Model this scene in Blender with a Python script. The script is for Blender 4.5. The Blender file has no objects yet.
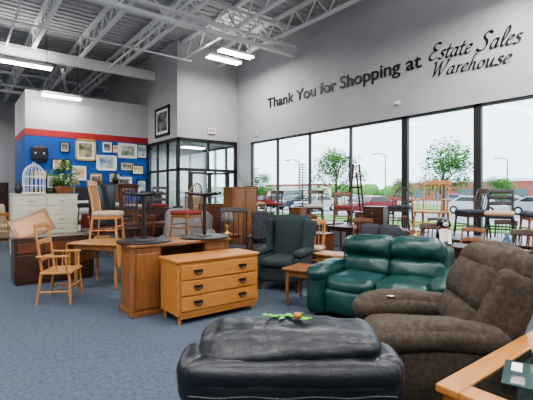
import bpy, bmesh, math, random
from mathutils import Vector, Matrix, Euler, noise
random.seed(7)
S=bpy.context.scene
COL=S.collection
try: S.view_settings.look='AgX - Medium High Contrast'
except Exception: pass
# ------------------------------------------------------------ materials
MC={}
def mat(name,c,rough=.6,metal=0,c2=None,scale=8,stretch=(1,1,1),bump=0,bscale=None,coat=0,emit=0,detail=4,contrast=(.35,.65)):
    if name in MC: return MC[name]
    m=bpy.data.materials.new(name); m.use_nodes=True
    nt=m.node_tree; b=nt.nodes['Principled BSDF']
    b.inputs['Base Color'].default_value=(*c,1); b.inputs['Roughness'].default_value=rough
    b.inputs['Metallic'].default_value=metal
    if coat: b.inputs['Coat Weight'].default_value=coat; b.inputs['Coat Roughness'].default_value=.15
    if emit:
        b.inputs['Emission Color'].default_value=(*c,1); b.inputs['Emission Strength'].default_value=emit
    if c2 or bump:
        tc=nt.nodes.new('ShaderNodeTexCoord'); mp=nt.nodes.new('ShaderNodeMapping')
        mp.inputs['Scale'].default_value=stretch
        nt.links.new(tc.outputs['Object'],mp.inputs['Vector'])
        n=nt.nodes.new('ShaderNodeTexNoise'); n.inputs['Scale'].default_value=scale; n.inputs['Detail'].default_value=detail
        nt.links.new(mp.outputs[0],n.inputs['Vector'])
        if c2:
            cr=nt.nodes.new('ShaderNodeValToRGB')
            cr.color_ramp.elements[0].color=(*c,1); cr.color_ramp.elements[1].color=(*c2,1)
            cr.color_ramp.elements[0].position=contrast[0]; cr.color_ramp.elements[1].position=contrast[1]
            nt.links.new(n.outputs['Fac'],cr.inputs['Fac']); nt.links.new(cr.outputs[0],b.inputs['Base Color'])
        if bump:
            bp=nt.nodes.new('ShaderNodeBump'); bp.inputs['Strength'].default_value=bump; bp.inputs['Distance'].default_value=.01
            n2=nt.nodes.new('ShaderNodeTexNoise'); n2.inputs['Scale'].default_value=bscale or scale
            nt.links.new(mp.outputs[0],n2.inputs['Vector']); nt.links.new(n2.outputs['Fac'],bp.inputs['Height'])
            nt.links.new(bp.outputs[0],b.inputs['Normal'])
    MC[name]=m; return m
def wood(name,a,b,rough=.38,st=(1,8,8)): return mat(name,a,rough,0,b,3.0,st,coat=.15,contrast=(.3,.7))
W_WALL=mat('wall_paint',(.47,.475,.485),.9,c2=(.50,.505,.515),scale=1.2)
W_WIN=mat('window_wall_paint',(.43,.435,.455),.9,c2=(.46,.465,.485),scale=1)
BLUE=mat('blue_paint',(.006,.080,.34),.7,c2=(.008,.095,.38),scale=1)
RED=mat('red_paint',(.36,.025,.025),.7)
CEIL=mat('deck_paint',(.50,.50,.51),.8)
STEEL=mat('joist_paint',(.80,.80,.80),.6)
BEAM=mat('beam_paint',(.82,.82,.81),.6)
CARPET=mat('carpet',(.040,.057,.086),.95,c2=(.080,.104,.142),scale=26,bump=.5,bscale=300,detail=8,contrast=(.3,.7))
BLK=mat('black_metal',(.012,.012,.014),.4)
BRONZE=mat('dark_frame',(.02,.02,.022),.45)
OAK=wood('light_oak',(.33,.135,.030),(.44,.20,.055),st=(1.2,9,9))
MAPLE=wood('honey_wood',(.36,.155,.042),(.47,.225,.075),st=(9,9,1.2))
MED=wood('medium_wood',(.16,.062,.020),(.25,.105,.036),st=(9,9,1.2))
DARK=wood('dark_wood',(.035,.016,.009),(.07,.03,.017))
CHERRY=wood('cherry_wood',(.11,.033,.015),(.17,.055,.025))
CREAM=mat('cream_paint',(.56,.54,.42),.5,c2=(.62,.60,.48),scale=3)
WHITE=mat('white_paint',(.8,.8,.78),.5)
BRASS=mat('brass',(.6,.4,.12),.3,1)
GOLD=mat('gold_frame',(.5,.33,.1),.4,.6)
BLACKL=mat('black_leather',(.005,.007,.011),.38,c2=(.009,.012,.018),scale=5,bump=.3,bscale=38)
GREENL=mat('green_leather',(.004,.032,.031),.35,c2=(.008,.048,.046),scale=4,bump=.3,bscale=30)
CORD=mat('brown_corduroy',(.030,.021,.013),.85,c2=(.060,.043,.029),scale=30,bump=.5,bscale=150)
GREENF=mat('dark_green_fabric',(.010,.020,.024),.85,c2=(.020,.036,.040),scale=30,bump=.4,bscale=120)
GREYF=mat('grey_fabric',(.14,.14,.14),.9,c2=(.22,.21,.2),scale=20)
TANF=mat('tan_fabric',(.34,.27,.18),.9,c2=(.42,.33,.23),scale=18)
REDF=mat('red_fabric',(.18,.028,.024),.9)
DKF=mat('dark_fabric',(.02,.02,.03),.9,c2=(.04,.04,.055),scale=20)
CREAMF=mat('cream_fabric',(.50,.47,.41),.9)
LEAF=mat('leaf',(.07,.19,.035),.7,c2=(.16,.34,.08),scale=3)
LEAFD=mat('leaf_dark',(.012,.06,.02),.7,c2=(.03,.10,.035),scale=5)
BARK=mat('bark',(.1,.07,.05),.9)
POT=mat('terracotta',(.3,.12,.06),.8)
PAPER=mat('paper',(.8,.8,.76),.8)
LETTER=mat('lettering_black',(.008,.008,.01),.5)
ASPH=mat('asphalt',(.30,.30,.31),.9,c2=(.36,.36,.37),scale=.5)
GRASS=mat('grass',(.10,.25,.05),.9,c2=(.17,.35,.08),scale=.6)
TUBE=mat('lit_tube',(1,.97,.92),.5,emit=14)
def glassmat(name,tint,gl=.08,rough=0.02):
    m=bpy.data.materials.new(name); m.use_nodes=True; nt=m.node_tree; nt.nodes.clear()
    o=nt.nodes.new('ShaderNodeOutputMaterial'); mx=nt.nodes.new('ShaderNodeMixShader')
    t=nt.nodes.new('ShaderNodeBsdfTransparent'); g=nt.nodes.new('ShaderNodeBsdfGlossy')
    t.inputs[0].default_value=(*tint,1); g.inputs['Roughness'].default_value=rough
    mx.inputs[0].default_value=gl
    nt.links.new(t.outputs[0],mx.inputs[1]); nt.links.new(g.outputs[0],mx.inputs[2]); nt.links.new(mx.outputs[0],o.inputs[0])
    return m
GLASS=glassmat('window_glass',(.97,.99,.99),.012)
VGLASS=glassmat('vestibule_glass',(.88,.95,.95),.10)
TABGLASS=glassmat('table_glass',(.50,.62,.60),.22)
# ------------------------------------------------------------ mesh builder
_grid={}
def cubegrid(n):
    if n in _grid: return _grid[n]
    idx={};V=[];F=[]
    def g(p):
        k=tuple(round(a*1000) for a in p)
        if k not in idx: idx[k]=len(V);V.append(p)
        return idx[k]
    for ax in range(3):
        for s in (-1,1):
            for i in range(n):
                for j in range(n):
                    q=[]
                    for a,b in ((i,j),(i+1,j),(i+1,j+1),(i,j+1)):
                        p=[0,0,0];p[ax]=s;p[(ax+1)%3]=-1+2*a/n;p[(ax+2)%3]=-1+2*b/n
                        q.append(g(tuple(p)))
                    if s<0:q.reverse()
                    F.append(q)
    _grid[n]=(V,F);return V,F
def R(x=0,y=0,z=0): return Euler((math.radians(x),math.radians(y),math.radians(z))).to_matrix()
class MB:
    def __init__(s): s.v=[];s.f=[];s.mi=[];s.sm=[];s.ms=[]
    def geo(s,V,F,m,smooth=False,M=None,c=None):
        if m not in s.ms: s.ms.append(m)
        k=s.ms.index(m);o=len(s.v)
        for p in V:
            p=Vector(p)
            if M is not None:p=M@p
            if c is not None:p=p+Vector(c)
            s.v.append(p)
        for f in F: s.f.append([o+i for i in f]);s.mi.append(k);s.sm.append(smooth)
        return s
    def box(s,c,sz,m,rot=None,bev=0):
        hx,hy,hz=[a/2 for a in sz]
        if bev<=0:
            V=[(x,y,z) for x in(-hx,hx) for y in(-hy,hy) for z in(-hz,hz)]
            F=[(0,1,3,2),(4,6,7,5),(0,4,5,1),(2,3,7,6),(0,2,6,4),(1,5,7,3)]
            return s.geo(V,F,m,False,rot,c)
        bm=bmesh.new();bmesh.ops.create_cube(bm,size=1)
        bmesh.ops.scale(bm,vec=sz,verts=bm.verts)
        bmesh.ops.bevel(bm,geom=bm.edges[:],offset=min(bev,min(sz)*.45),segments=2,profile=.6,affect='EDGES')
        bm.verts.index_update()
        V=[v.co.copy() for v in bm.verts];F=[[v.index for v in f.verts] for f in bm.faces];bm.free()
        return s.geo(V,F,m,False,rot,c)
    def puff(s,c,h,r,m,bulge=(0,0,0),n=12,rot=None,fn=None,wr=0,ws=6):
        V,F=cubegrid(n);out=[]
        r=min(r,min(h)*.98)
        for u in V:
            e=[math.sin(a*math.pi/2)*.55+a*.45 for a in u]
            p=Vector((e[0]*h[0],e[1]*h[1],e[2]*h[2]))
            q=Vector([max(-(h[i]-r),min(h[i]-r,p[i])) for i in range(3)])
            d=p-q
            if d.length>1e-7:p=q+d.normalized()*r
            for i in range(3):
                j,k=(i+1)%3,(i+2)%3
                if bulge[i]: p[i]+=math.copysign(1,e[i])*min(1,abs(e[i])**2)*bulge[i]*(1-e[j]**2)*(1-e[k]**2)
            if wr:
                w=noise.noise(Vector(p)*ws+Vector(c)*3)+.5*noise.noise(Vector(p)*ws*2.3)
                nn=Vector((p[0]/h[0],p[1]/h[1],p[2]/h[2])).normalized()
                p+=nn*w*wr
            if fn:p=fn(p)
            out.append(p)
        return s.geo(out,F,m,True,rot,c)
    def cyl(s,a,b,r0,r1,m,n=12,smooth=True):
        a=Vector(a);b=Vector(b);d=(b-a);q=d.to_track_quat('Z','Y').to_matrix();L=d.length
        V=[];F=[]
        for i in range(n):
            t=2*math.pi*i/n;V.append((math.cos(t)*r0,math.sin(t)*r0,0));V.append((math.cos(t)*r1,math.sin(t)*r1,L))
        for i in range(n):
            j=(i+1)%n;F.append((2*i,2*j,2*j+1,2*i+1))
        s.geo(V,F,m,smooth,q,a)
        s.geo(V,[[2*i for i in range(n)][::-1],[2*i+1 for i in range(n)]],m,False,q,a)
        return s
    def tube(s,pts,r,m,n=8):
        for i in range(len(pts)-1):
            ra=r[i] if isinstance(r,(list,tuple)) else r
            rb=r[i+1] if isinstance(r,(list,tuple)) else r
            s.cyl(pts[i],pts[i+1],ra,rb,m,n)
        return s
    def lathe(s,prof,c,m,n=20,rot=None):
        V=[];F=[]
        for r,z in prof:
            for i in range(n):
                t=2*math.pi*i/n;V.append((r*math.cos(t),r*math.sin(t),z))
        for k in range(len(prof)-1):
            for i in range(n):
                j=(i+1)%n;F.append((k*n+i,k*n+j,(k+1)*n+j,(k+1)*n+i))
        F.append(list(range(n))[::-1]);F.append([(len(prof)-1)*n+i for i in range(n)])
        return s.geo(V,F,m,True,rot,c)
    def build(s,name,loc=(0,0,0),rz=0,parent=None):
        me=bpy.data.meshes.new(name);me.from_pydata([tuple(v) for v in s.v],[],s.f)
        for m in s.ms:me.materials.append(m)
        me.polygons.foreach_set('material_index',s.mi);me.polygons.foreach_set('use_smooth',s.sm);me.update()
        o=bpy.data.objects.new(name,me);COL.objects.link(o);o.location=loc;o.rotation_euler=(0,0,math.radians(rz))
        if parent:o.parent=parent
        return o
def face(fx,fy): # rotation that turns local -Y toward (fx,fy)
    return math.degrees(math.atan2(fy,fx))+90
# ------------------------------------------------------------ room shell
WX=9.0
def slab(name,x0,x1,y0,y1,z0,z1,m):
    return MB().box(((x0+x1)/2,(y0+y1)/2,(z0+z1)/2),(x1-x0,y1-y0,z1-z0),m).build(name)
def addbox(b,x0,x1,y0,y1,z0,z1,m,bev=0): b.box(((x0+x1)/2,(y0+y1)/2,(z0+z1)/2),(x1-x0,y1-y0,z1-z0),m,bev=bev)
slab('floor',-8.2,9.2,-8.2,26.2,-.1,0,CARPET)
H=7.2
b=MB();addbox(b,-8.2,9.2,-8.2,26.2,H,H+.1,CEIL)
y=-8
while y<26: addbox(b,-8,9,y,y+.09,H-.04,H,CEIL); y+=.3
b.build('ceiling')
MY=[12.57,10.99,9.36,7.66,5.89,4.09,2.27,.5,-1.3]
SILL=.55;WT=3.5
b=MB()
addbox(b,WX,WX+.2,-8,13.5,0,SILL,W_WIN);addbox(b,WX,WX+.2,-8,26,WT,H,W_WIN)
addbox(b,WX,WX+.2,MY[0],13.5,SILL,WT,W_WIN);addbox(b,WX,WX+.2,-8,MY[-1],SILL,WT,W_WIN)
addbox(b,WX,WX+.2,16.3,26,0,WT,W_WIN)
b.build('wall_right')
slab('wall_left',-8.2,-8,-8,26,0,H,W_WALL);slab('wall_behind',-8,9,-8.2,-8,0,H,W_WALL);slab('wall_far',-8,9,26,26.2,0,H,W_WALL)
b=MB();addbox(b,1.94,6.39,16.3,19.3,0,3.6,BLUE);addbox(b,1.93,6.39,16.29,19.31,3.6,3.84,RED);addbox(b,1.94,6.39,16.3,19.3,3.84,5.2,W_WALL)
b.build('wall_back')
slab('wall_vestibule_upper',6.39,9,13.5,26,3.6,H,W_WALL);slab('wall_vestibule_back',6.39,9,16.3,26,0,3.6,W_WALL)
addb=MB();addbox(addb,1.9,6.3,16.27,16.3,0,.12,BLK);addb.build('baseboard_back')
for i in range(8):
    y1,y0=MY[i],MY[i+1];b=MB()
    addbox(b,WX+.02,WX+.14,y0,y1,WT-.06,WT,BRONZE);addbox(b,WX+.02,WX+.14,y0,y1,SILL,SILL+.06,BRONZE)
    addbox(b,WX+.02,WX+.12,y1-(.09 if i in(4,5) else .024),y1,SILL,WT,BRONZE);addbox(b,WX+.02,WX+.12,y0,y0+(.07 if i in(3,4) else .024),SILL,WT,BRONZE)
    addbox(b,WX+.07,WX+.076,y0+.02,y1-.02,SILL+.05,WT-.05,GLASS)
    b.build('window_%d'%(i+1))
slab('trim_sill',WX-.08,WX+.0,MY[-1],MY[0],SILL-.04,SILL,BRONZE)
# vestibule glazing
b=MB()
def fr(x0,x1,y0,y1,z0,z1): addbox(b,x0,x1,y0,y1,z0,z1,BRONZE)
Y0=13.5
fr(6.39,8.99,Y0,Y0+.1,3.47,3.59);fr(6.39,6.5,Y0,Y0+.1,0,3.59);fr(8.88,8.99,Y0,Y0+.1,0,3.59);fr(6.39,8.99,Y0,Y0+.1,2.37,2.48)
fr(6.39,6.49,Y0,16.29,3.47,3.59);fr(6.39,6.47,14.4,14.45,0,3.59);fr(6.39,6.47,15.35,15.4,0,3.59);fr(6.39,6.49,16.2,16.29,0,3.59);fr(6.39,6.49,Y0,16.29,2.37,2.45);fr(6.39,6.49,Y0,16.29,0,.2)
fr(7.67,7.73,Y0,Y0+.1,2.4,3.59);fr(6.39,6.9,Y0,Y0+.1,0,.2)
fr(6.87,6.94,Y0,Y0+.1,0,2.4);fr(8.57,8.64,Y0,Y0+.1,0,2.4)
addbox(b,6.45,8.95,Y0+.04,Y0+.05,2.4,3.5,VGLASS);addbox(b,6.44,6.45,Y0+.1,16.2,.2,3.5,VGLASS);addbox(b,6.5,6.88,Y0+.04,Y0+.05,.2,2.4,VGLASS);addbox(b,8.6,8.9,Y0+.04,Y0+.05,0,2.4,VGLASS)
b.build('vestibule_glazing')
for k,(a,c) in enumerate(((6.95,7.75),(7.75,8.55))):
    b=MB();fr(a+.005,a+.07,Y0,Y0+.06,.01,2.34);fr(c-.07,c-.005,Y0,Y0+.06,.01,2.34);fr(a,c,Y0,Y0+.06,.01,.25);fr(a,c,Y0,Y0+.06,2.27,2.34)
    addbox(b,a+.05,c-.05,Y0+.03,Y0+.035,.2,2.3,VGLASS);b.cyl((a+.1,Y0-.06,1.05),(c-.1,Y0-.06,1.05),.015,.015,BRASS)
    b.build('door_%d'%(k+1))
b=MB()
for yy in(13.55,14.4,15.3,16.2): fr(9.02,9.12,yy,yy+.06,0,3.5)
fr(9.02,9.12,13.5,16.3,3.42,3.5);fr(9.02,9.12,13.5,16.3,2.35,2.42);fr(9.02,9.12,13.5,16.3,0,.15);addbox(b,9.06,9.07,13.5,16.3,.1,3.5,GLASS)
b.build('door_3')
# joists
def bar(b,a,c,w,m):
    a=Vector(a);c=Vector(c);d=c-a;q=d.to_track_quat('Z','Y').to_matrix()
    b.box((a+c)/2,(w,w,d.length),m,q)
b=MB()
for x in [-6.9,-5.4,-3.9,-2.4,-.9,.6,2.1,3.6,5.1,6.6,8.1]:
    yend=26 if x<6.3 else 13.5
    addbox(b,x-.06,x+.06,-8,yend,6.45,6.51,STEEL);addbox(b,x-.06,x+.06,-8,yend,7.05,7.15,STEEL)
    y=-8;k=0
    while y<yend-.5:
        z0,z1=(6.49,7.07) if k%2==0 else (7.07,6.49)
        bar(b,(x,y,z0),(x,y+.46,z1),.035,STEEL);y+=.46;k+=1
b.build('ceiling_joists')
for Y in(4,10,15.6,21.5):
    b=MB();xe=9 if Y<13 else 6.38
    addbox(b,-8,xe,Y-.08,Y+.08,6.1,6.2 if Y!=15.6 else 6.4,BEAM);addbox(b,-8,xe,Y-.08,Y+.08,6.38,6.46,STEEL)
    if Y!=15.6:
        addbox(b,-8,xe,Y-.06,Y+.06,6.95,7.05,STEEL)
        x=-8;k=0
        while x<xe-.6:
            z0,z1=(6.18,6.98) if k%2==0 else(6.98,6.18)
            bar(b,(x,Y,z0),(x+.62,Y,z1),.045,STEEL);x+=.62;k+=1
    b.build('ceiling_girder')
b=MB();b.cyl((3.0,15.6,5.9),(5.2,25,6.3),.06,.06,STEEL);b.cyl((4.55,-7,6.25),(4.55,22,6.25),.04,.04,STEEL);b.cyl((1.3,-7,6.32),(1.3,25,6.32),.03,.03,STEEL);b.cyl((-3,12.2,6.0),(6.3,12.2,6.0),.03,.03,STEEL)
b.build('ceiling_pipes')
# light fixtures
LK=.66
def fixture(x,y,z,l=1.7,e=55,w=.34,up=0):
    b=MB();b.box((0,0,.06),(l,w,.07),WHITE,bev=.01);b.box((0,0,.11),(l*.9,w*.5,.05),WHITE)
    for s in(-.28,.28): b.cyl((-l*.48,w*s,.0),(l*.48,w*s,.0),.028,.028,TUBE,10)
    for s in(-.4,.4): b.cyl((l*s,0,.1),(l*s,0,H-z-.02),.008,.008,BLK,6)
    o=b.build('ceiling_light',(x,y,z))
    L=bpy.data.lights.new('tubes','AREA');L.shape='RECTANGLE';L.size=l*.96;L.size_y=w*.8;L.energy=e*LK;L.color=(1,.98,.95)
    lo=bpy.data.objects.new('tubes',L);COL.objects.link(lo);lo.parent=o;lo.location=(0,0,-.035)
    if up:  # upward fill lamp, added to brighten the joists and roof deck
        L=bpy.data.lights.new('ceiling_fill','AREA');L.shape='RECTANGLE';L.size=l*.9;L.size_y=w*.8;L.energy=up*LK*.6;L.color=(1,.98,.95)
        lo=bpy.data.objects.new('ceiling_fill',L);COL.objects.link(lo);lo.parent=o;lo.location=(0,0,.15);lo.rotation_euler=(math.pi,0,0)
fixture(1.75,15.1,5.72,1.7,100,up=60);fixture(3.0,15.7,4.95,1.3,60);fixture(7.2,10.85,6.05,1.3,110,up=20);fixture(7.2,11.6,6.05,1.3,110,up=20)
for x in(-5,-1,3,7):
    for y in(-5,-.5,3.0):
        fixture(x,y,5.6,2.4,230,up=120 if y==3.0 or y==-.5 else 0)
fixture(-1.6,8,5.6,2.4,230,up=150);fixture(-5,8,5.8,2.4,230,up=100);fixture(-3,13,5.6,2.4,230,up=120);fixture(-1,20,5.6,2.4,200,up=100);fixture(-1,24,5.6,2.4,150)
fixture(7.7,14.8,3.4,1.0,150)
# ------------------------------------------------------------ lettering
def onwall(me,name,y,z,spin=0):
    me.materials.clear();me.materials.append(LETTER)
    o=bpy.data.objects.new(name,me);COL.objects.link(o)
    M=Matrix(((0,0,-1,WX-.02),(-1,0,0,y),(0,1,0,z),(0,0,0,1)));o.matrix_world=M@Matrix.Rotation(spin,4,'Z');return o
def text(name,s,y,z,size,length,off=0):
    cu=bpy.data.curves.new(name,'FONT');cu.body=s;cu.size=size;cu.extrude=.006;cu.offset=off
    o=bpy.data.objects.new(name,cu);COL.objects.link(o)
    bpy.context.view_layer.update()
    dg=bpy.context.evaluated_depsgraph_get();me=bpy.data.meshes.new_from_object(o.evaluated_get(dg))
    bpy.data.objects.remove(o)
    xs=[v.co.x for v in me.vertices];k=length/(max(xs)-min(xs));x0=min(xs)
    for v in me.vertices:v.co.x=(v.co.x-x0)*k
    return onwall(me,name,y,z)
text('wall_lettering','Thank You for Shopping at',11.48,4.63,.50,6.1,off=.006)
GL={'E':(.78,[[(.66,.90),(.48,1.0),(.27,.95),(.2,.78),(.33,.6),(.52,.55)],[(.52,.55),(.22,.5),(.05,.3),(.12,.08),(.36,0),(.68,.14)]]),
's':(.42,[[(.33,.44),(.2,.5),(.08,.42),(.15,.3),(.28,.2),(.25,.05),(.1,0),(-.03,.07)]]),
't':(.38,[[(.17,.78),(.09,.3),(.1,.05),(.2,0),(.33,.1)],[(-.04,.5),(.32,.52)]]),
'a':(.56,[[(.38,.44),(.22,.5),(.06,.35),(.02,.15),(.1,0),(.25,.08),(.38,.4)],[(.40,.5),(.34,.12),(.4,0),(.52,.1)]]),
'e':(.44,[[(.05,.25),(.25,.3),(.34,.42),(.22,.5),(.07,.38),(.02,.18),(.12,0),(.36,.1)]]),
'S':(.74,[[(.64,.86),(.44,1),(.22,.9),(.22,.7),(.42,.5),(.5,.25),(.35,.03),(.12,0),(-.08,.14)]]),
'l':(.34,[[(.12,.25),(.3,.7),(.27,1.0),(.16,.95),(.08,.5),(.08,.1),(.16,0),(.3,.1)]]),
'W':(1.12,[[(-.04,.9),(.08,1),(.16,.7),(.2,0)],[(.2,0),(.52,.95)],[(.52,.98),(.53,.4),(.6,0)],[(.6,0),(.88,.6),(.98,1.0),(.86,.96)]]),
'r':(.38,[[(.02,.44),(.1,.5),(.1,.25),(.08,0)],[(.09,.25),(.2,.45),(.34,.47)]]),
'h':(.56,[[(.24,.92),(.18,1.0),(.1,.5),(.05,0)],[(.07,.2),(.2,.45),(.32,.48),(.32,.2),(.36,0),(.5,.1)]]),
'o':(.48,[[(.2,.5),(.05,.35),(.04,.1),(.18,0),(.34,.15),(.35,.38),(.2,.5)]]),
'u':(.60,[[(-.02,.43),(.08,.5),(.07,.15),(.15,0),(.28,.12),(.38,.5)],[(.38,.5),(.35,.1),(.42,0),(.54,.1)]]),' ':(.36,[])}
def script(name,s,y,z,size,length,spin=0,nib=.15,shear=.28):
    V=[];F=[];adv=0;na=math.radians(38);nx,ny=math.cos(na)*nib/2,math.sin(na)*nib/2
    for ch in s:
        a,st=GL[ch]
        for k in st:
            P=[k[0]]+k+[k[-1]];pts=[]
            for i in range(1,len(P)-2):
                for q in range(7):
                    t=q/7;o=[]
                    for d in(0,1):
                        p0,p1,p2,p3=P[i-1][d],P[i][d],P[i+1][d],P[i+2][d]
                        o.append(.5*(2*p1+(p2-p0)*t+(2*p0-5*p1+4*p2-p3)*t*t+(3*p1-p0-3*p2+p3)*t**3))
                    pts.append(o)
            pts.append(list(k[-1]))
            for i in range(len(pts)-1):
                (x0,y0),(x1,y1)=pts[i],pts[i+1];n=len(V)
                for (px,py,sx,sy) in((x0,y0,-nx,-ny),(x0,y0,nx,ny),(x1,y1,nx,ny),(x1,y1,-nx,-ny)): V.append((adv+px+sx+(py+sy)*shear,py+sy,0))
                F.append((n,n+1,n+2,n+3))
                dx,dy=x1-x0,y1-y0;L=math.hypot(dx,dy) or 1;tx,ty=-dy/L*.03,dx/L*.03;n=len(V)
                for (px,py,sx,sy) in((x0,y0,-tx,-ty),(x0,y0,tx,ty),(x1,y1,tx,ty),(x1,y1,-tx,-ty)): V.append((adv+px+sx+(py+sy)*shear,py+sy,.002))
                F.append((n,n+1,n+2,n+3))
        adv+=a
    x0=min(v[0] for v in V);x1=max(v[0] for v in V);kx=length/(x1-x0)
    me=bpy.data.meshes.new(name);me.from_pydata([((v[0]-x0)*kx,v[1]*size,v[2]) for v in V],[],F);return onwall(me,name,y,z,spin)
script('wall_lettering','Estate Sales',5.20,4.72,.38,2.04,spin=-.07)
script('wall_lettering','Warehouse',5.10,4.31,.34,1.74,spin=-.05)
# exit sign
b=MB();b.box((0,0,0),(.34,.07,.22),WHITE,bev=.01);o=b.build('exit_sign',(7.81,13.46,3.94))
cu=bpy.data.curves.new('exit_letters','FONT');cu.body='EXIT';cu.size=.15;cu.align_x='CENTER';cu.align_y='CENTER';cu.extrude=.002;cu.offset=.003
t=bpy.data.objects.new('exit_letters',cu);COL.objects.link(t);cu.materials.append(mat('exit_red',(.6,.03,.02),.5));t.parent=o;t.location=(0,-.038,0);t.rotation_euler=(math.pi/2,0,0)
b=MB();b.box((0,0,0),(.08,.16,.1),WHITE,bev=.02);b.cyl((-.04,0,0),(-.07,0,0),.03,.03,WHITE);b.build('motion_sensor',(8.96,6.06,3.86))
b=MB();b.box((0,0,0),(.06,.14,.14),WHITE,bev=.01);b.box((-.03,0,.02),(.03,.06,.06),RED);b.build('fire_alarm_strobe',(8.97,12.15,3.78))
# pictures
def picture(x,z,w,h,fm,im,mt=None,y=16.27,name='framed_picture',rz=0,loc=None):
    b=MB();f=min(w,h)*.09
    for a,c,s1,s2 in((0,h/2-f/2,w,f),(0,-h/2+f/2,w,f),(-w/2+f/2,0,f,h),(w/2-f/2,0,f,h)): b.box((a,0,c),(s1,.04,s2),fm,bev=.006)
    b.box((0,.008,0),(w-f,.01,h-f),mt or PAPER);b.box((0,.0,0),((w-f)*.72,.01,(h-f)*.7),im)
    return b.build(name,loc or (x,y,z),rz)
def art(n,a,c,sc=4): return mat(n,a,.6,c2=c,scale=sc,contrast=(.4,.6))
A1=art('art_portrait',(.06,.05,.04),(.45,.38,.28));A2=art('art_blue',(.1,.2,.3),(.5,.6,.6));A3=art('art_cars',(.5,.5,.45),(.12,.2,.12));A4=art('art_dark',(.02,.02,.03),(.3,.28,.26));A5=art('art_warm',(.5,.25,.1),(.8,.7,.5))
for a in ((3.93,3.19,.74,.82,GOLD,A1),(4.70,2.73,.78,.6,WHITE,A2),(5.53,3.26,.78,.6,WHITE,A3),(3.08,2.6,.62,.42,BLK,A5),(4.72,3.35,.34,.4,WHITE,A4),(6.12,3.28,.42,.6,BLK,A2),(5.35,1.95,.7,.5,WHITE,A4),(5.95,2.5,.5,.4,BLK,A5),(5.0,2.15,.4,.35,GOLD,A3),(3.7,2.3,.5,.55,WHITE,A5),(4.3,2.0,.45,.6,GOLD,A4),(2.8,1.95,.4,.5,BLK,A3),(5.5,2.62,.5,.3,GOLD,A1),(3.2,3.25,.3,.36,BLK,A4),(5.05,3.3,.24,.3,GOLD,A5),(6.1,1.8,.4,.6,BLK,A2),(2.4,2.2,.4,.3,GOLD,A5),(3.2,2.05,.3,.4,WHITE,A2)): picture(*a)
picture(0,0,1.35,1.15,BLK,A4,loc=(6.36,14.8,4.32),rz=-90)
b=MB();b.puff((0,0,0),(.24,.04,.25),.04,BLK,bulge=(.04,.02,.05));b.box((0,-.05,.02),(.3,.01,.06),WHITE);b.puff((0,0,-.24),(.17,.03,.07),.03,BLK);b.build('wall_plaque',(2.38,16.24,2.95))
# ------------------------------------------------------------ furniture
def dining_chair(loc,rz,w=MAPLE,seat=None,style='slat',arms=False,name='dining_chair',hb=.98,sh=.45,wd=.44):
    b=MB();x=wd/2-.03;yb=.19
    if seat: b.puff((0,0,sh),(wd/2,.21,.04),.035,seat,bulge=(0,0,.015),n=8);b.box((0,0,sh-.06),(wd-.03,.39,.05),w,bev=.008)
    else: b.puff((0,0,sh-.01),(wd/2,.21,.022),.02,w,n=8)
    for sx in(-1,1):
        b.tube([(sx*(x+.03),-.2,0),(sx*(x+.015),-.19,.12),(sx*x,-.18,.3),(sx*x*.95,-.165,sh-.02)],[.014,.022,.017,.024],w)
        b.tube([(sx*(x+.02),yb+.05,0),(sx*x,yb,sh-.02)],[.014,.022],w)
        if style!='windsor': b.tube([(sx*x*.95,yb-.01,sh-.02),(sx*x*.98,yb+.03,.72),(sx*x,yb+.09,hb)],[.02,.018,.014],w)
        b.cyl((sx*(x+.01),-.19,.18),(sx*(x+.01),yb+.03,.18),.012,.012,w,8)
        if name=='rocking_chair':
            b.tube([(sx*(x+.03),-.38+.82*i/10,.012+.10*((i-4.5)/5.5)**2) for i in range(11)],.014,w,6)
        if arms:
            b.tube([(sx*(x+.02),-.15,sh),(sx*(x+.05),-.14,.66)],[.016,.014],w)
            b.box((sx*(x+.045),.03,.675),(.055,.42,.028),w,bev=.012)
            for k in(-.02,.08): b.cyl((sx*(x+.01),k,sh),(sx*(x+.04),k,.66),.008,.008,w,6)
    b.cyl((-x,-.19,.24),(x,-.19,.24),.012,.012,w,8);b.cyl((-x,0,.18),(x,0,.18),.012,.012,w,8)
    def crest(z,y,h,ww):
        b.puff((0,y,z),(ww,.012,h),.011,w,n=8,rot=R(-12),fn=lambda p:Vector((p.x,p.y+.06*(1-(p.x/ww)**2)*.6,p.z+.02*(1-(p.x/ww)**2))))
    if style=='slat':
        crest(hb-.03,yb+.07,.05,x+.03);nn=6 if name=='rocking_chair' else 5
        for i in range(nn):
            t=-x*.75+i*x*1.5/(nn-1);b.cyl((t,yb,sh),(t,yb+.09,hb-.05),.009,.009,w,6)
    elif style=='ladder':
        for i in range(3): crest(sh+.16+i*(hb-sh-.2)/2,yb+.01+i*.03,.035,x)
    elif style=='solid':
        b.puff((0,yb+.04,(sh+hb)/2+.06),(x,.03,(hb-sh)/2-.06),.03,seat or w,rot=R(-10),n=8)
    else:
        pts=[]
        for i in range(15):
            a=math.pi*i/14;pts.append((-math.cos(a)*(x+.01),yb-.02+math.sin(a)*.1,sh+math.sin(a)**.6*(hb-sh)))
        b.tube(pts,.013,w)
        for i in range(1,7):
            tx=-x+2*x*i/7;a=math.acos(max(-1,min(1,-tx/(x+.01))));b.cyl((tx*.75,yb-.03,sh),(tx,yb-.02+math.sin(a)*.1,sh+math.sin(a)**.6*(hb-sh)),.007,.006,w,6)
    return b.build(name,loc,rz)
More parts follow.
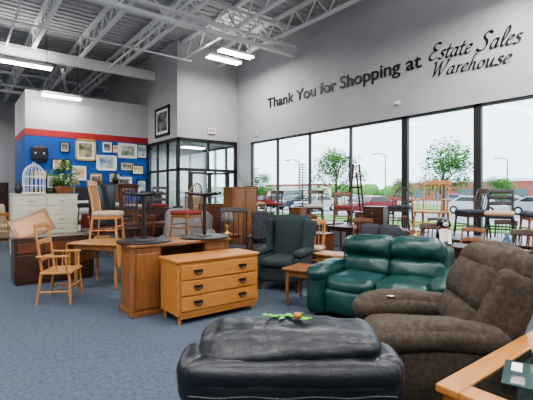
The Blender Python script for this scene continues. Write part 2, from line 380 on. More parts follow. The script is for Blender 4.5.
def table(name,loc,rz,w,d,h,m,style='legs',th=.035,apron=.08):
    b=MB()
    if style=='round':
        b.lathe([(w/2-.02,h-th),(w/2,h-th*.6),(w/2,h-.006),(w/2-.01,h)],(0,0,0),m,36)
        b.lathe([(.05,.12),(.07,.2),(.04,.35),(.06,.5),(.045,h-th)],(0,0,0),m)
        for k in range(4):
            a=k*math.pi/2+.4;b.tube([(0,0,.2),(math.cos(a)*.2,math.sin(a)*.2,.13),(math.cos(a)*.38,math.sin(a)*.38,.02)],[.04,.03,.022],m)
    else:
        b.box((0,0,h-th/2),(w,d,th),m,bev=.01);b.box((0,0,h-th-apron/2),(w-.1,d-.1,apron),m,bev=.004)
        for sx in(-1,1):
            for sy in(-1,1):
                b.tube([(sx*(w/2-.06),sy*(d/2-.06),0),(sx*(w/2-.06),sy*(d/2-.06),h*.45),(sx*(w/2-.07),sy*(d/2-.07),h-th)],[.016,.028,.034],m)
    return b.build(name,loc,rz)
def cabinet(name,loc,rz,w,d,h,m,rows=3,cols=1,leg=.12,pull='knob',pm=BRASS,doors=False,dm=None,top=.02):
    b=MB();z0=leg
    b.box((0,0,(z0+h-.03)/2),(w-.02,d-.02,h-z0-.03),m,bev=.006);b.box((0,0,h-.015),(w+top,d+top,.03),m,bev=.008)
    dh=(h-z0-.1)/rows;dw=(w-.08)/cols
    for i in range(rows):
        for j in range(cols):
            cx=-w/2+.04+dw*(j+.5);cz=z0+.04+dh*(i+.5)
            b.box((cx,-d/2,cz),(dw-.02,.022,dh-.018),dm or m,bev=.007)
            if doors: b.box((cx,-d/2-.01,cz),(dw-.14,.015,dh-.14),dm or m,bev=.006)
            y=-d/2-.012
            if pull=='ring':
                for s in(-1,1):
                    px=cx+s*dw*.29
                    b.cyl((px,y,cz+.012),(px,y-.02,cz+.012),.018,.018,pm)
                    pts=[(px+.05*math.cos(t),y-.018,cz+.012+.038*math.sin(t)) for t in[math.pi+k*math.pi/8 for k in range(9)]]
                    b.tube(pts,.007,pm,6);b.box((px,y,cz+.014),(.12,.008,.03),pm,bev=.003)
            elif pull=='knob':
                for s in((-1,1) if dw>.5 and not doors else (0,)):
                    px=cx+s*dw*.28;b.lathe([(.008,0),(.008,.012),(.018,.02),(.012,.03)],(px,y,cz),pm,10,R(90))
            else: b.box((cx,y-.008,cz),(.12,.012,.02),pm,bev=.004)
    if leg:
        for sx in(-1,1):
            for sy in(-1,1): b.tube([(sx*(w/2-.06),sy*(d/2-.06),0),(sx*(w/2-.06),sy*(d/2-.06),z0+.01)],[.02,.032],m)
        b.box((0,-d/2+.03,z0-.02),(w-.1,.02,.05),m,bev=.004)
    return b.build(name,loc,rz)
def upholstered(name,loc,rz,w,m,d=.95,seats=1,hb=.95,arm=.14,ah=.62,wr=.008,rake=14,legm=DARK,rows=1,seat_h=.44):
    b=MB();iw=w-4*arm*.88
    b.puff((0,.02,.24),(w/2-.06,d/2-.08,.16),.04,m,n=10)
    for s in(-1,1):
        b.puff((s*(w/2-arm),-.03,.31),(arm*.86,d/2-.03,.24),.07,m,bulge=(.015,.02,0),wr=wr*.7)
        b.puff((s*(w/2-arm),-.04,ah-.10),(arm,d/2-.02,.11),.105,m,bulge=(.01,.02,.02),wr=wr)
    for i in range(seats):
        cw=iw/seats;cx=-iw/2+cw*(i+.5)
        b.puff((cx,-.10,seat_h),(cw/2+.005,d/2-.14,.095),.07,m,bulge=(0,.03,.035),wr=wr)
        b.puff((cx,-d/2+.08,.25),(cw/2,.06,.15),.05,m,bulge=(0,.02,0),wr=wr*.6)
        bh=(hb-seat_h+.04)
        for k in range(rows):
            hh=bh/rows;zc=seat_h+.02+hh*(k+.5)
            yy=d/2-.26+(zc-.5)*math.tan(math.radians(rake))
            b.puff((cx,yy,zc),(cw/2+.03,.12+.02*(k==rows-1),hh/2+.02),.10,m,bulge=(0,.05,.02),rot=R(-rake),wr=wr,n=14)
    zc=(hb+.12)/2
    b.puff((0,d/2-.10+(zc-.5)*math.tan(math.radians(rake))*.8,zc),(w/2-arm*1.1,.07,zc-.12),.06,m,rot=R(-rake*.8),n=10,wr=wr*.5)
    for sx in(-1,1):
        for sy in(-1,1): b.cyl((sx*(w/2-.12),sy*(d/2-.12),0),(sx*(w/2-.12),sy*(d/2-.12),.1),.025,.035,legm)
    return b.build(name,loc,rz)
# black leather recliner, back toward the viewer
def black_recliner(loc,rz):
    b=MB();m=BLACKL
    def fold(p):
        e=min(1,(abs(p.x)/.42)**2)
        a=math.sin(p.x*46+4*noise.noise(Vector((p.x*4,p.z*4,1))))
        p.z+=.005*a*(.3+e)
        if p.y>0: p.y+=.010*math.sin(p.z*48+p.x*5)*(.4+e)
        p.z-=.022*e;return p
    b.puff((0,.0,.23),(.43,.40,.17),.05,m)
    b.puff((0,.36,.43),(.47,.09,.34),.07,m,bulge=(0,.03,0),rot=R(-6),wr=.006,n=16)
    b.puff((0,.400,.725),(.50,.085,.068),.06,m,bulge=(0,.01,.01),rot=R(-6),wr=.006,n=18)
    for s in(-1,1):
        b.puff((s*.43,-.02,.34),(.095,.44,.26),.08,m,bulge=(.02,.02,.01),wr=.008)
        b.puff((s*.445,.34,.69),(.085,.13,.12),.08,m,wr=.008)
        b.puff((s*.43,-.05,.58),(.11,.40,.07),.065,m,wr=.008)
    b.puff((0,.27,.805),(.445,.155,.105),.10,m,bulge=(0,.02,.012),rot=R(-8),wr=.010,ws=7,fn=fold,n=34)
    b.puff((0,.20,.62),(.36,.12,.15),.1,m,rot=R(-12),wr=.01)
    b.puff((0,-.08,.43),(.32,.34,.09),.07,m,bulge=(0,.02,.03),wr=.01)
    b.puff((0,-.42,.26),(.32,.06,.18),.05,m,wr=.008)
    for s in (-.25,.25): b.box((s,0,.04),(.06,.6,.08),BLK)
    b.tube([(-.46+.92*i/20,.515-.01*abs(i-10)/10,.655+.004*math.sin(i)) for i in range(21)],.006,m,6)
    return b.build('black_leather_recliner',loc,rz)
FW=(.614,.789)
black_recliner((1.475,1.71,0),face(*FW))
b=MB()
def leafq(b,c,d,l,w,m,up=Vector((0,0,1))):
    d=Vector(d).normalized();s=d.cross(up).normalized() if d.cross(up).length>.01 else Vector((1,0,0));c=Vector(c)
    b.geo([c,c+d*l*.35+s*w,c+d*l+Vector((0,0,-.01)),c+d*l*.35-s*w,c+d*l*.45+Vector((0,0,w*.4))],[(0,1,4),(1,2,4),(2,3,4),(3,0,4)],m)
GT=mat('bright_green',(.10,.42,.04),.5);OT=mat('orange_brown',(.45,.16,.04),.6)
for i in range(9):
    x=-.09+.2*i/8;leafq(b,(x,0,.008),(random.uniform(-1,1),random.uniform(-.4,.4),random.uniform(.05,.3)),.055,.014,GT)
b.tube([(-.1,0,.008),(0,0,.016),(.12,0,.01)],.004,GT,6);b.puff((.05,0,.02),(.02,.015,.014),.012,OT,n=4)
b.build('artificial_leaf_sprig',(1.475-.614*.26-.01,1.71-.789*.26,.925),-52)
# brown recliner
def brown_recliner(loc,rz):
    b=MB();m=CORD
    b.puff((0,0,.24),(.42,.42,.18),.05,m)
    for s in(-1,1):
        b.puff((s*.38,-.03,.30),(.105,.46,.26),.08,m,bulge=(.02,.02,0),wr=.012)
        b.puff((s*.38,-.06,.54),(.14,.45,.10),.098,m,bulge=(.01,.03,.03),wr=.016,n=18,fn=lambda p:Vector((p.x,p.y,p.z+.03*math.cos(p.y*3.2))))
    b.puff((0,-.10,.43),(.27,.38,.10),.08,m,bulge=(0,.03,.04),wr=.014)
    b.puff((0,-.47,.27),(.27,.07,.19),.06,m,bulge=(0,.03,0),wr=.01)
    T=24
    def tuft(p):
        p.y+=.017*math.cos(p.x*2*math.pi/.17)*(1 if p.y<0 else -.5);return p
    b.puff((0,.30,.60),(.30,.13,.16),.11,m,bulge=(0,.05,0),rot=R(-T),fn=tuft,wr=.01,n=22)
    b.puff((0,.42,.84),(.345,.15,.22),.13,m,bulge=(.02,.05,0),rot=R(-T),fn=tuft,wr=.012,n=24)
    b.puff((0,.51,1.00),(.345,.145,.15),.13,m,bulge=(.01,.05,.03),rot=R(-T-4),fn=tuft,wr=.014,n=22)
    for s in(-1,1): b.puff((s*.33,.40,.74),(.06,.14,.28),.055,m,rot=R(-T),wr=.01)
    b.puff((0,.50,.66),(.36,.07,.42),.06,m,rot=R(-T+4))
    for s in (-.25,.25): b.box((s,0,.04),(.06,.6,.08),BLK)
    return b.build('brown_recliner',loc,rz)
def cam2w(r,d): return (.789*r+.614*d,-.614*r+.789*d)
brown_recliner((2.90,1.68,0),face(-.72,.68))
b=MB();b.box((0,0,0),(.09,.05,.002),PAPER);b.build('paper_tag',(2.95,2.05,.675),20)
upholstered('green_leather_sofa',(4.15,2.97,0),face(-.944,-.317),1.74,GREENL,d=.96,seats=2,hb=.90,arm=.15,ah=.64,wr=.022,rake=16,rows=2)
def wingback(loc,rz,m=GREENF):
    b=MB()
    b.puff((0,0,.27),(.36,.34,.13),.04,m);b.puff((0,-.05,.44),(.28,.33,.075),.06,m,bulge=(0,.02,.02))
    b.puff((0,.30,.76),(.33,.08,.40),.07,m,rot=R(-10),bulge=(0,.03,.03),n=14,fn=lambda p:Vector((p.x*(1+.08*p.z),p.y,p.z)))
    for s in(-1,1):
        b.puff((s*.33,-.03,.36),(.055,.34,.2),.05,m);b.puff((s*.345,-.04,.60),(.075,.34,.065),.06,m)
        b.puff((s*.35,.19,.84),(.045,.17,.27),.04,m,rot=R(-8,0,s*-14),n=12,fn=lambda p:Vector((p.x,p.y*(1+.8*max(p.z,-.1)),p.z)))
        b.tube([(s*.31,-.30,0),(s*.32,-.31,.06),(s*.30,-.29,.16)],[.018,.02,.034],DARK);b.cyl((s*.3,.33,0),(s*.3,.28,.16),.018,.03,DARK)
    return b.build('green_wingback_armchair',loc,rz)
wingback((4.29,5.02,0),face(-.87,-.46))
cabinet('oak_dresser',(2.61,4.53,0),0,1.18,.50,.76,OAK,rows=3,cols=1,leg=.11,pull='ring',pm=BLK)
# wooden desk behind
b=MB()
for s in(-1,1):
    b.box((s*.50,0,.44),(.36,.5,.84),MED,bev=.02);b.box((s*.5,-.255,.44),(.30,.02,.7),MED,bev=.01);b.cyl((s*.68,-.22,.02),(s*.68,-.22,.86),.04,.04,MED,16)
b.box((0,.15,.5),(.7,.03,.6),MED);b.box((0,0,.885),(1.45,.58,.04),MED,bev=.012);b.box((0,0,.03),(1.40,.53,.06),MED,bev=.01)
b.box((-.685,0,.45),(.02,.36,.62),MED,bev=.008)
b.build('wooden_bar_desk',(2.42,5.16,0),0)
def flipped_table(loc,rz,r=.35,h=.74):
    b=MB();b.lathe([(r-.01,0),(r,.006),(r,.018),(r-.015,.022)],(0,0,0),BLK,40);b.cyl((0,0,.02),(0,0,h-.03),.026,.026,BLK,14);b.cyl((0,0,.02),(0,0,.04),.12,.11,BLK,14)
    for k in range(4):
        a=k*math.pi/2;c,s=math.cos(a),math.sin(a)
        b.tube([(0,0,h-.02),(c*.13,s*.13,h-.012),(c*.29,s*.29,h+.0)],[.026,.022,.016],BLK,8);b.cyl((c*.28,s*.28,h),(c*.28,s*.28,h+.02),.02,.02,BLK,8)
    return b.build('pedestal_table',loc,rz)
flipped_table((1.98,5.20,.906),7,h=.64);flipped_table((2.86,5.14,.906),5,h=.64)
# glass-top table (foreground)
b=MB();w,d,h=1.3,.76,.60
for a,c,sx,sy in((0,d/2-.06,w,.12),(0,-d/2+.06,w,.12),(-w/2+.06,0,.12,d-.24),(w/2-.06,0,.12,d-.24)): b.box((a,c,h-.02),(sx,sy,.04),OAK,bev=.01)
b.box((0,0,h-.010),(w-.23,d-.23,.008),TABGLASS)
for s in(-1,1): b.box((0,s*(d/2-.05),h-.08),(w-.06,.025,.08),OAK,bev=.006);b.box((s*(w/2-.05),0,h-.08),(.025,d-.12,.08),OAK,bev=.006)
for sx in(-1,1):
    for sy in(-1,1): b.box((sx*(w/2-.06),sy*(d/2-.06),h/2-.02),(.07,.07,h-.05),OAK,bev=.01)
b.box((0,0,.15),(w-.1,d-.1,.025),DARK,bev=.005)
b.build('glass_top_coffee_table',(1.89+w/2,1.06-d/2,0))
b=MB();MG=mat('magazine_dark',(.02,.05,.05),.3);b.box((0,0,.003),(.34,.24,.004),MG)
for q in((-.1,.05,.1,.06),(.08,.06,.12,.05),(-.08,-.06,.14,.05),(.09,-.05,.1,.09)): b.box((q[0],q[1],.006),(q[2],q[3],.002),(PAPER,A2,A4,A2)[int(q[2]*100)%4])
b.build('magazine',(2.36,.80,.595),18)
table('wood_side_table',(3.85,4.08,0),face(-.944,-.317),.46,.5,.52,MED,th=.03)
# left group
dining_chair((1.22,6.38,0),face(.9,-.5),MAPLE,None,'ladder',True,'wooden_armchair',hb=1.12,wd=.54)
b=MB();b.box((0,0,.40),(1.25,.55,.72),DARK,bev=.015);b.box((0,0,.78),(1.32,.6,.03),DARK,bev=.01)
for i in(-1,0,1): b.box((i*.4,-.28,.62),(.37,.02,.16),CHERRY,bev=.006);b.box((i*.4,-.28,.32),(.37,.02,.36),DARK,bev=.006)
b.box((0,.0,.02),(1.2,.5,.04),DARK)
b.build('dark_wood_desk',(1.40,8.05,0),0)
b=MB();b.box((0,0,0),(.62,.03,.42),MED,bev=.01);b.box((0,-.02,0),(.5,.01,.3),OAK,bev=.004);b.build('wooden_tray',(1.05,7.95,.99),20).rotation_euler=(math.radians(-25),math.radians(-22),0)
b=MB();b.box((0,0,.735),(.9,.8,.028),MAPLE,bev=.01);b.box((-.46,0,.56),(.022,.78,.34),MAPLE,R(0,4),bev=.006);b.box((.46,0,.56),(.022,.78,.34),MAPLE,R(0,-4),bev=.006)
b.box((0,0,.68),(.8,.6,.09),MAPLE)
for sx in(-1,1):
    for sy in(-1,1): b.tube([(sx*.36,sy*.28,0),(sx*.36,sy*.28,.2),(sx*.36,sy*.28,.4),(sx*.36,sy*.28,.7)],[.018,.028,.02,.032],MAPLE)
b.build('drop_leaf_table',(2.0,6.95,0),-50)
dining_chair((2.05,7.0,.75),face(.85,-.55),MAPLE,TANF,'slat')
cabinet('cream_file_cabinet',(1.76,11.3,0),0,1.42,.6,1.53,CREAM,rows=6,cols=2,leg=.06,pull='bar',pm=BRASS)
b=MB();r=.24
b.lathe([(r+.02,0),(r+.02,.03),(r,.04)],(0,0,0),WHITE,20)
for i in range(16):
    a=2*math.pi*i/16;pts=[(r*math.cos(a),r*math.sin(a),.03),(r*math.cos(a),r*math.sin(a),.42)]
    for k in range(1,6):
        t=k*math.pi/10;pts.append((r*math.cos(t)*math.cos(a),r*math.cos(t)*math.sin(a),.42+.30*math.sin(t)))
    b.tube(pts,.007,WHITE,5)
for z in(.2,.42): b.tube([(r*math.cos(2*math.pi*i/20),r*math.sin(2*math.pi*i/20),z) for i in range(21)],.009,WHITE,5)
b.tube([(.03*math.cos(t*.6),0,.75+.03*math.sin(t*.6)) for t in range(11)],.006,WHITE,5)
b.build('bird_cage',(1.52,11.2,1.53))
def bush(name,loc,h,w,m,n=260,pot=POT,l=.12):
    b=MB();b.lathe([(w*.2,0),(w*.28,.2*h),(w*.3,.22*h),(w*.26,.2*h)],(0,0,0),pot,16);b.cyl((0,0,.15*h),(0,0,.6*h),.015,.01,BARK)
    for i in range(n):
        a=random.uniform(0,6.28);z=random.uniform(.25,1)*h;rr=w*.42*math.sqrt(random.random())*math.sin(math.pi*min(1,(z/h-.15)/.85+.08))
        leafq(b,(rr*math.cos(a),rr*math.sin(a),z),(math.cos(a),math.sin(a),random.uniform(-.5,.8)),l,l*.28,m)
    return b.build(name,loc)
bush('potted_plant',(2.2,11.25,1.53),.85,.8,LEAF,360)
bush('potted_plant',(2.55,14.0,0),2.0,.8,LEAFD,500,l=.2)
def conifer(loc,h,w,name='artificial_pine_tree'):
    b=MB();b.lathe([(.14,0),(.18,.26),(.17,.28)],(0,0,0),DARK,14);b.cyl((0,0,.2),(0,0,h),.025,.008,BARK)
    z=.35
    while z<h:
        rr=w/2*(1-(z-.35)/(h-.3))+.03
        for i in range(14):
            a=random.uniform(0,6.28);e=Vector((math.cos(a)*rr,math.sin(a)*rr,z-.1*rr));b.cyl((0,0,z),e,.006,.002,LEAFD,4)
            for k in range(5):
                t=(k+1)/5;c=Vector((0,0,z)).lerp(e,t)
                for s in(-1,1): leafq(b,c,(math.cos(a+s*.8),math.sin(a+s*.8),.1),.10,.022,LEAFD)
        z+=.08
    return b.build(name,loc)
conifer((8.5,9.1,0),2.5,.75);conifer((8.55,11.6,0),2.5,.7)
b=MB()
for s in(-1,1): b.box((s*.2,0,1.15),(.045,.03,2.35),DARK,R(0,s*-6),bev=.004)
b.box((0,.3,1.05),(.04,.03,2.2),DARK,R(16),bev=.004);b.box((0,-.03,.8),(.7,.06,.04),DARK,bev=.004);b.box((0,0,1.7),(.3,.03,.05),DARK);b.box((0,-.01,.45),(.5,.02,.05),DARK)
b.build('wooden_easel',(8.45,6.95,0),face(-.95,-.3))
def screen(loc,rz,w=.8,h=.6,m=None,name='television'):
    b=MB();b.box((0,0,h/2+.06),(w,.06,h),BLK,bev=.01);b.box((0,-.032,h/2+.06),(w-.08,.005,h-.08),mat('screen',(.04,.05,.06),.1));b.box((0,0,.01),(w*.5,.2,.02),BLK,bev=.005);b.box((0,0,.05),(.1,.05,.08),BLK);return b.build(name,loc,rz)
table('dining_table',(2.85,9.4,0),0,1.2,.8,.75,DARK);screen((2.65,9.45,.75),20,.62,.95,name='framed_mirror')
dining_chair((3.2,9.35,.75),160,DARK,DKF,'slat')
# centre clutter
cabinet('wood_wardrobe',(5.72,8.45,0),0,.74,.45,1.70,MED,rows=1,cols=2,leg=.06,doors=True)
dining_chair((4.4,6.75,0),face(-.6,-.8),BLK,DKF,'slat',True,'black_armchair',hb=1.22,wd=.6)
dining_chair((5.0,6.5,0),face(-.5,-.8),BLK,DKF,'solid',True,'black_armchair',hb=1.15,wd=.52)
upholstered('grey_armchair',(3.75,7.9,0),face(-.5,-.85),.85,GREYF,d=.8,hb=1.12,arm=.1,rake=12)
upholstered('tan_armchair',(4.75,8.9,0),face(-.7,-.7),.8,GREYF,d=.8,hb=1.0,arm=.1)
table('round_wood_table',(3.35,6.6,0),0,1.0,1,.74,MED,'round')
dining_chair((3.35,6.7,.74),200,MED,REDF,'windsor')
table('wood_bench',(3.9,5.85,0),10,.8,.36,.45,MED)
table('dining_table',(4.2,10.6,0),0,1.5,.8,.75,CHERRY)
for x,y,z,a,m_,s_,st in((3.8,10.6,.75,20,MED,TANF,'slat'),(4.5,10.7,.75,-30,DARK,REDF,'ladder'),(3.7,9.75,0,180,CHERRY,None,'slat'),(2.9,10.5,0,80,MAPLE,None,'ladder')):
    dining_chair((x,y,z),a,m_,s_,st)
table('dining_table',(3.5,12.8,0),0,1.6,.8,.75,MED)
for x,y,z,a,m_,s_,st in((3.05,12.8,.75,0,BLK,DKF,'solid'),(3.85,12.85,.75,30,MAPLE,CREAMF,'slat'),(4.0,12.0,0,200,MED,TANF,'slat'),(2.9,11.9,0,180,DARK,REDF,'solid')):
    dining_chair((x,y,z),a,m_,s_,st)
cabinet('dark_sideboard',(5.2,13.0,0),0,1.4,.5,1.05,DARK,rows=2,cols=3);screen((5.2,13.0,1.05),0,.75,.5)
cabinet('white_cabinet',(3.4,15.6,0),0,.9,.5,1.5,WHITE,rows=4,cols=1);cabinet('wood_bookcase',(4.6,15.8,0),0,1.2,.4,1.9,CHERRY,rows=2,cols=2,doors=True)
cabinet('dark_sideboard',(5.9,15.0,0),0,.5,.8,1.3,DARK,rows=2,cols=1);cabinet('wood_bookcase',(2.45,16.0,0),0,.8,.4,1.7,DARK,rows=3,cols=1)
cabinet('wood_chest',(6.9,11.6,0),-60,1.1,.5,1.2,CHERRY,rows=4);table('dining_table',(6.7,9.8,0),0,1.2,.9,.75,DARK)
dining_chair((6.42,9.8,.75),-30,DARK,CREAMF,'solid');dining_chair((7.0,9.8,.75),150,MED,TANF,'slat')
upholstered('tan_sofa',(5.6,11.5,0),face(-.5,-.85),1.1,GREYF,d=.8,seats=2,hb=.9,arm=.12)
cabinet('wood_bookcase',(8.3,15.7,0),0,.9,.4,1.6,MED,rows=3,cols=1);dining_chair((7.2,15.2,0),-30,DARK,REDF,'slat')
cabinet('dark_bookcase',(1.35,20.6,0),0,.95,.4,2.0,DARK,rows=3,cols=1);dining_chair((1.1,13.6,0),160,MAPLE,None,'slat');upholstered('tan_armchair',(1.15,15.6,0),20,.8,TANF,d=.8,hb=1.1,arm=.1)
# window side
def lampo(loc,h=.6,sm=CREAMF,bm=BRASS):
    b=MB();b.lathe([(.08,0),(.085,.02),(.03,.05),(.06,h*.25),(.05,h*.4),(.012,h*.5),(.012,h*.6)],(0,0,0),bm,16);b.lathe([(.17,h*.55),(.10,h),(.095,h),(.165,h*.55)],(0,0,0),sm,20);return b.build('table_lamp',loc)
def vase(loc,h=.3,m=None):
    b=MB();b.lathe([(h*.15,0),(h*.3,h*.3),(h*.28,h*.5),(h*.1,h*.8),(h*.16,h),(h*.13,h)],(0,0,0),m or WHITE,18);return b.build('vase',loc)
def carton(loc,rz,w=.4,d=.3,h=.28):
    b=MB();C=mat('cardboard',(.32,.2,.1),.9);b.box((0,0,h/2),(w,d,h),C,bev=.004);b.box((0,0,h+.001),(.06,d,.002),TANF)
    b.box((0,-d/2-.03,h-.03),(w,.004,.09),C,R(-35));return b.build('cardboard_box',loc,rz)
carton((5.9,14.9,1.3),5,.35,.3,.25);lampo((3.4,15.6,1.5),.6,TANF);vase((4.3,15.8,1.9),.3,MED);vase((4.9,15.8,1.9),.4,BLK)
table('dark_dining_table',(7.3,3.2,0),0,1.0,2.4,.75,DARK)
dining_chair((7.13,4.08,.75),face(-.95,-.1),MAPLE,None,'slat',True,'rocking_chair',wd=.54,hb=1.02)
dining_chair((7.5,3.5,.75),face(-.8,.5),DARK,DKF,'slat',hb=.86)
dining_chair((7.35,2.95,.75),face(-.9,-.3),BLK,TANF,'ladder',hb=.86)
dining_chair((7.4,2.40,.75),face(-.6,.8),MED,DKF,'slat',hb=.88)
table('dark_dining_table',(7.5,.7,0),0,1.0,2.2,.75,CHERRY)
dining_chair((7.3,1.4,.75),-60,MED,TANF,'slat')
table('console_table',(5.75,2.85,0),0,.5,1.7,.80,DARK,apron=.14)
for x,y,a,m_,s_,st in((6.35,3.7,face(-1,-.2),DARK,TANF,'slat'),(6.4,3.1,face(-1,.1),MED,DKF,'ladder'),(6.4,2.3,face(-1,0),DARK,REDF,'slat'),(6.35,1.6,face(-1,.2),CHERRY,TANF,'slat'),
    (5.65,5.75,face(-.8,-.5),MAPLE,TANF,'slat'),(6.75,5.5,face(-.9,-.3),CHERRY,DKF,'slat'),(6.7,7.1,face(-.9,-.3),CHERRY,REDF,'slat'),(6.8,7.8,face(-.9,-.3),DARK,TANF,'ladder'),(6.6,8.6,face(-.8,-.5),MED,CREAMF,'slat'),(8.5,4.7,face(-.8,-.5),DARK,REDF,'ladder'),(8.5,5.5,face(-.6,-.5),MED,TANF,'windsor'),(8.4,2.2,face(-1,0),MED,TANF,'windsor'),(8.5,3.4,face(-1,0),DARK,TANF,'slat')):
    dining_chair((x,y,0),a,m_,s_,st)
upholstered('dark_sofa',(6.25,4.65,0),face(-.944,-.317),1.15,DKF,d=.75,seats=2,hb=.86,arm=.12)
table('dark_dining_table',(7.65,6.1,0),0,.9,1.6,.75,DARK)
cabinet('small_chest',(7.5,5.6,.75),face(-1,-.2),.5,.35,.5,DARK,rows=2,leg=.03);dining_chair((7.5,6.6,.75),face(-.6,-.6),CHERRY,REDF,'slat',hb=.8);cabinet('small_chest',(7.75,6.1,.75),face(-1,-.2),.4,.35,.35,CHERRY,rows=2,leg=.03)
table('tall_side_table',(7.3,4.85,0),0,.6,.5,.80,CHERRY);dining_chair((7.3,4.85,.80),face(-.8,-.3),DARK,DKF,'windsor',hb=.86)
cabinet('wood_nightstand',(6.3,6.2,0),face(-.95,-.2),.5,.42,.68,CHERRY,rows=3);table('wood_coffee_table',(5.25,4.72,0),face(-.95,-.3),.75,.45,.5,MAPLE)
table('dining_table',(7.8,8.0,0),0,1.0,1.5,.75,CHERRY);dining_chair((7.6,7.65,.75),-50,DARK,CREAMF,'slat',hb=.85)
cabinet('small_chest',(7.7,8.4,.75),face(-1,0),.5,.35,.4,MED,rows=2,leg=.03)
upholstered('dark_armchair',(5.7,7.1,0),face(-.8,-.6),.8,DKF,d=.75,hb=.95,arm=.11)
table('wood_side_table',(5.05,5.6,0),20,.5,.45,.55,MAPLE);table('wood_side_table',(4.9,7.75,0),10,.55,.5,.62,MED);lampo((4.9,7.75,.62),.5,GREYF)
table('dining_table',(7.9,10.2,0),0,1.0,1.6,.75,MED)
for x,y,a,m_,s_ in((7.9,9.75,-60,DARK,REDF),(7.9,10.6,-120,CHERRY,TANF)): dining_chair((x,y,.75),a,m_,s_,'slat',hb=.85)
vase((5.7,2.2,.80),.22,mat('blue_glaze',(.05,.1,.2),.2));vase((5.7,3.5,.80),.18,BRASS);vase((1.2,11.2,1.53),.3,BLK);vase((6.7,10.1,.75),.3)
# dog figurine
b=MB();BW=mat('figurine_white',(.75,.74,.7),.5)
b.puff((0,.02,.10),(.065,.06,.10),.055,BLK,n=8);b.puff((0,-.035,.10),(.04,.03,.08),.028,BW,n=8);b.puff((0,-.02,.235),(.055,.055,.05),.048,BLK,n=8);b.puff((0,-.075,.222),(.026,.035,.022),.02,BW,n=6);b.puff((0,-.108,.228),(.01,.008,.008),.007,BLK,n=4)
for s in(-1,1):
    b.puff((s*.055,0,.235),(.014,.025,.045),.012,BLK,rot=R(0,s*-18),n=6);b.tube([(s*.04,-.04,.16),(s*.04,-.075,.06),(s*.04,-.09,.015)],[.022,.018,.02],BW,8);b.puff((s*.07,0,.04),(.03,.06,.035),.028,BLK,n=6);b.puff((s*.025,-.065,.255),(.006,.006,.006),.005,BW,n=4)
b.tube([(0,.07,.03),(0,.12,.05),(0,.14,.1)],[.015,.012,.008],BLK,6);b.lathe([(.045,.17),(.052,.18),(.045,.19)],(0,-.01,0),REDF,14)
b.v=[v*1.35 for v in b.v]
b.build('dog_figurine',(5.62,3.02,.80),face(-.7,-.7))
# ------------------------------------------------------------ outside
b=MB();b.box((104.2,40,-.2),(190,360,.1),ASPH);b.build('parking_lot')
b=MB();b.box((13,10,-.12),(4,60,.06),mat('concrete',(.5,.5,.48),.9));b.build('sidewalk')
b=MB();b.box((45,30,-.10),(16,200,.1),GRASS);b.build('grass_verge')
b=MB();b.box((20,10,-.12),(4,90,.06),GRASS);b.build('grass_strip')
def tree(loc,h,w,seed=1,n=2300):
    random.seed(seed);b=MB();b.tube([(0,0,0),(.03,0,h*.2),(-.03,.02,h*.4),(0,0,h*.75)],[.13,.1,.08,.03],BARK,10)
    cl=[]
    for i in range(18):
        a=random.uniform(0,6.28);z=random.uniform(.36,.9)*h;rr=w*.38*random.uniform(.3,1)*(1.15-abs(z/h-.55)*1.4);c=Vector((rr*math.cos(a),rr*math.sin(a),z));cl.append(c);b.cyl((0,0,z*.65),c,.035,.01,BARK,5)
    cl.append(Vector((0,0,h*.88)))
    for i in range(n):
        c=random.choice(cl);v=Vector((random.gauss(0,1),random.gauss(0,1),random.gauss(0,.75))).normalized()*w*.18*random.random()**.4
        leafq(b,c+v,(random.uniform(-1,1),random.uniform(-1,1),random.uniform(-.6,.4)),w*.05,w*.018,LEAF)
    return b.build('tree',loc)
for i,(u,d,h,w) in enumerate(((336,30,5.0,4.3),(443,28,5.7,4.7),(500,48,3.4,4.5),(262,56,4.5,4.5),(190,30,4.5,4),(402,55,3.6,4),(575,28,5,4))):
    t=(u-266)/400;x,y=cam2w(t*d,d);tree((x,y,-.05 if 37<x<53 else -.15),h,w,i+3)
b=MB()
for i in range(90):
    y=-60+i*3.2;x=112+random.uniform(-4,4);hh=random.uniform(1.4,2.6);b.puff((x,y,hh-.15),(2.6,2.6,hh),1.8,LEAF,n=6,wr=.5,ws=.8)
b.build('distant_treeline')
b=MB();b.box((0,0,2.1),(10,30,4.2),mat('brick',(.35,.12,.09),.9));b.box((0,0,4.2),(10.6,30.6,.5),WHITE)
for i in range(6): b.box((-5.05,-12+i*5,1.4),(.1,3,2.2),mat('shop_glass',(.1,.13,.15),.2))
b.build('distant_store',(88,42,-.15));
b=MB();b.box((0,0,2),(8,20,4),CREAM);b.box((0,0,4),(8.5,20.5,.4),RED);b.box((-4.05,0,1.4),(.1,14,2),mat('shop_glass',(.1,.13,.15),.2));b.build('distant_store',(80,88,-.15))
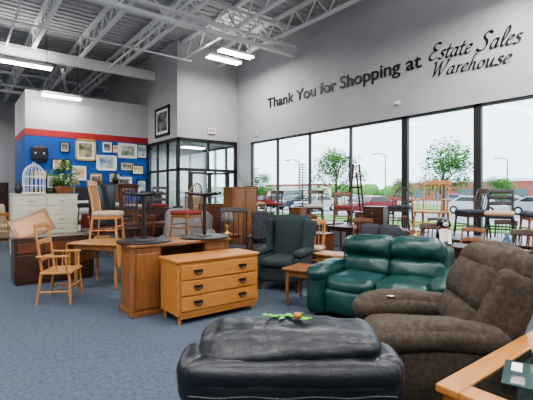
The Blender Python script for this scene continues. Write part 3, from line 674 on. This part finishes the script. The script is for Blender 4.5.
def car(loc,rz,col):
    b=MB();m=mat('car_'+str(col),col,.25,.2,coat=.6);G=mat('car_glass',(.02,.025,.03),.1);T=mat('tyre',(.015,.015,.015),.8)
    prof=[(-2.2,.35),(-2.25,.7),(-2.1,.92),(-1.2,1.0),(-.6,1.42),(.9,1.45),(1.6,1.05),(2.15,.95),(2.25,.6),(2.2,.35)]
    n=len(prof);V=[(x,-.85*(.86 if z>1.1 else 1),z) for x,z in prof]+[(x,.85*(.86 if z>1.1 else 1),z) for x,z in prof]
    b.geo(V,[list(range(n)),[2*n-1-i for i in range(n)]]+[(i,i+n,(i+1)%n+n,(i+1)%n) for i in range(n)],m)
    for s in(-1,1): b.geo([(-1.05,s*.86,1.03),(-.58,s*.76,1.37),(.85,s*.76,1.40),(1.4,s*.86,1.06)],[(0,1,2,3)],G)
    b.geo([(-1.22,-.7,1.02),(-1.22,.7,1.02),(-.63,.64,1.4),(-.63,-.64,1.4)],[(0,1,2,3)],G)
    for x in(-1.4,1.4):
        for s in(-1,1): b.cyl((x,s*.68,.33),(x,s*.88,.33),.33,.33,T,18);b.cyl((x,s*.88,.33),(x,s*.89,.33),.19,.19,WHITE,12)
    return b.build('car',loc,rz)
cc=[(.5,.5,.52),(.05,.06,.08),(.3,.03,.03),(.7,.7,.7),(.06,.12,.25)]
for i,(x,y,a) in enumerate(((27,27,5),(28,31,3),(27.5,35,0),(33,15,90),(34,8,85),(35,11,92),(34,26,88),(26,20,-4),(25,45,0),(60,30,80),(62,52,95),(58,22,85),(60,40,90))): car((x,y,-.15),a,cc[i%5])
def pole(x,y,h=7.5,arm=1.2):
    b=MB();m=mat('galvanised',(.22,.22,.23),.5,.4);b.cyl((0,0,0),(0,0,h),.10,.06,m);b.tube([(0,0,h-.1),(-.4*arm,.3*arm,h+.25),(-.8*arm,.6*arm,h+.2)],.05,m);b.box((-.9*arm,.68*arm,h+.17),(.5,.3,.12),m,R(0,0,-40),bev=.03);b.build('street_lamp',(x,y,-.05 if 37<x<53 else -.15))
for u,d,h in((299,45,5.2),(385,50,6.3),(507,48,5.6)):
    t=(u-266)/400;x,y=cam2w(t*d,d);pole(x,y,h)
# ------------------------------------------------------------ world and camera
w=bpy.data.worlds.new('overcast_sky');S.world=w;w.use_nodes=True;nt=w.node_tree;bg=nt.nodes['Background']
tc=nt.nodes.new('ShaderNodeTexCoord');n=nt.nodes.new('ShaderNodeTexNoise');n.inputs['Scale'].default_value=3;n.inputs['Detail'].default_value=5
mp=nt.nodes.new('ShaderNodeMapping');mp.inputs['Scale'].default_value=(1,1,3);nt.links.new(tc.outputs['Generated'],mp.inputs[0]);nt.links.new(mp.outputs[0],n.inputs['Vector'])
cr=nt.nodes.new('ShaderNodeValToRGB');cr.color_ramp.elements[0].color=(.60,.77,.97,1);cr.color_ramp.elements[1].color=(.90,.96,1,1);cr.color_ramp.elements[0].position=.35;cr.color_ramp.elements[1].position=.65
nt.links.new(n.outputs['Fac'],cr.inputs[0]);nt.links.new(cr.outputs[0],bg.inputs['Color']);bg.inputs['Strength'].default_value=3.8
cam=bpy.data.cameras.new('camera');co=bpy.data.objects.new('camera',cam);COL.objects.link(co)
cam.sensor_width=36;cam.lens=400/533*36;cam.shift_y=-7/533;cam.clip_end=500
co.location=(0,0,1.55);co.rotation_euler=(math.pi/2,0,-math.radians(37.9));S.camera=co
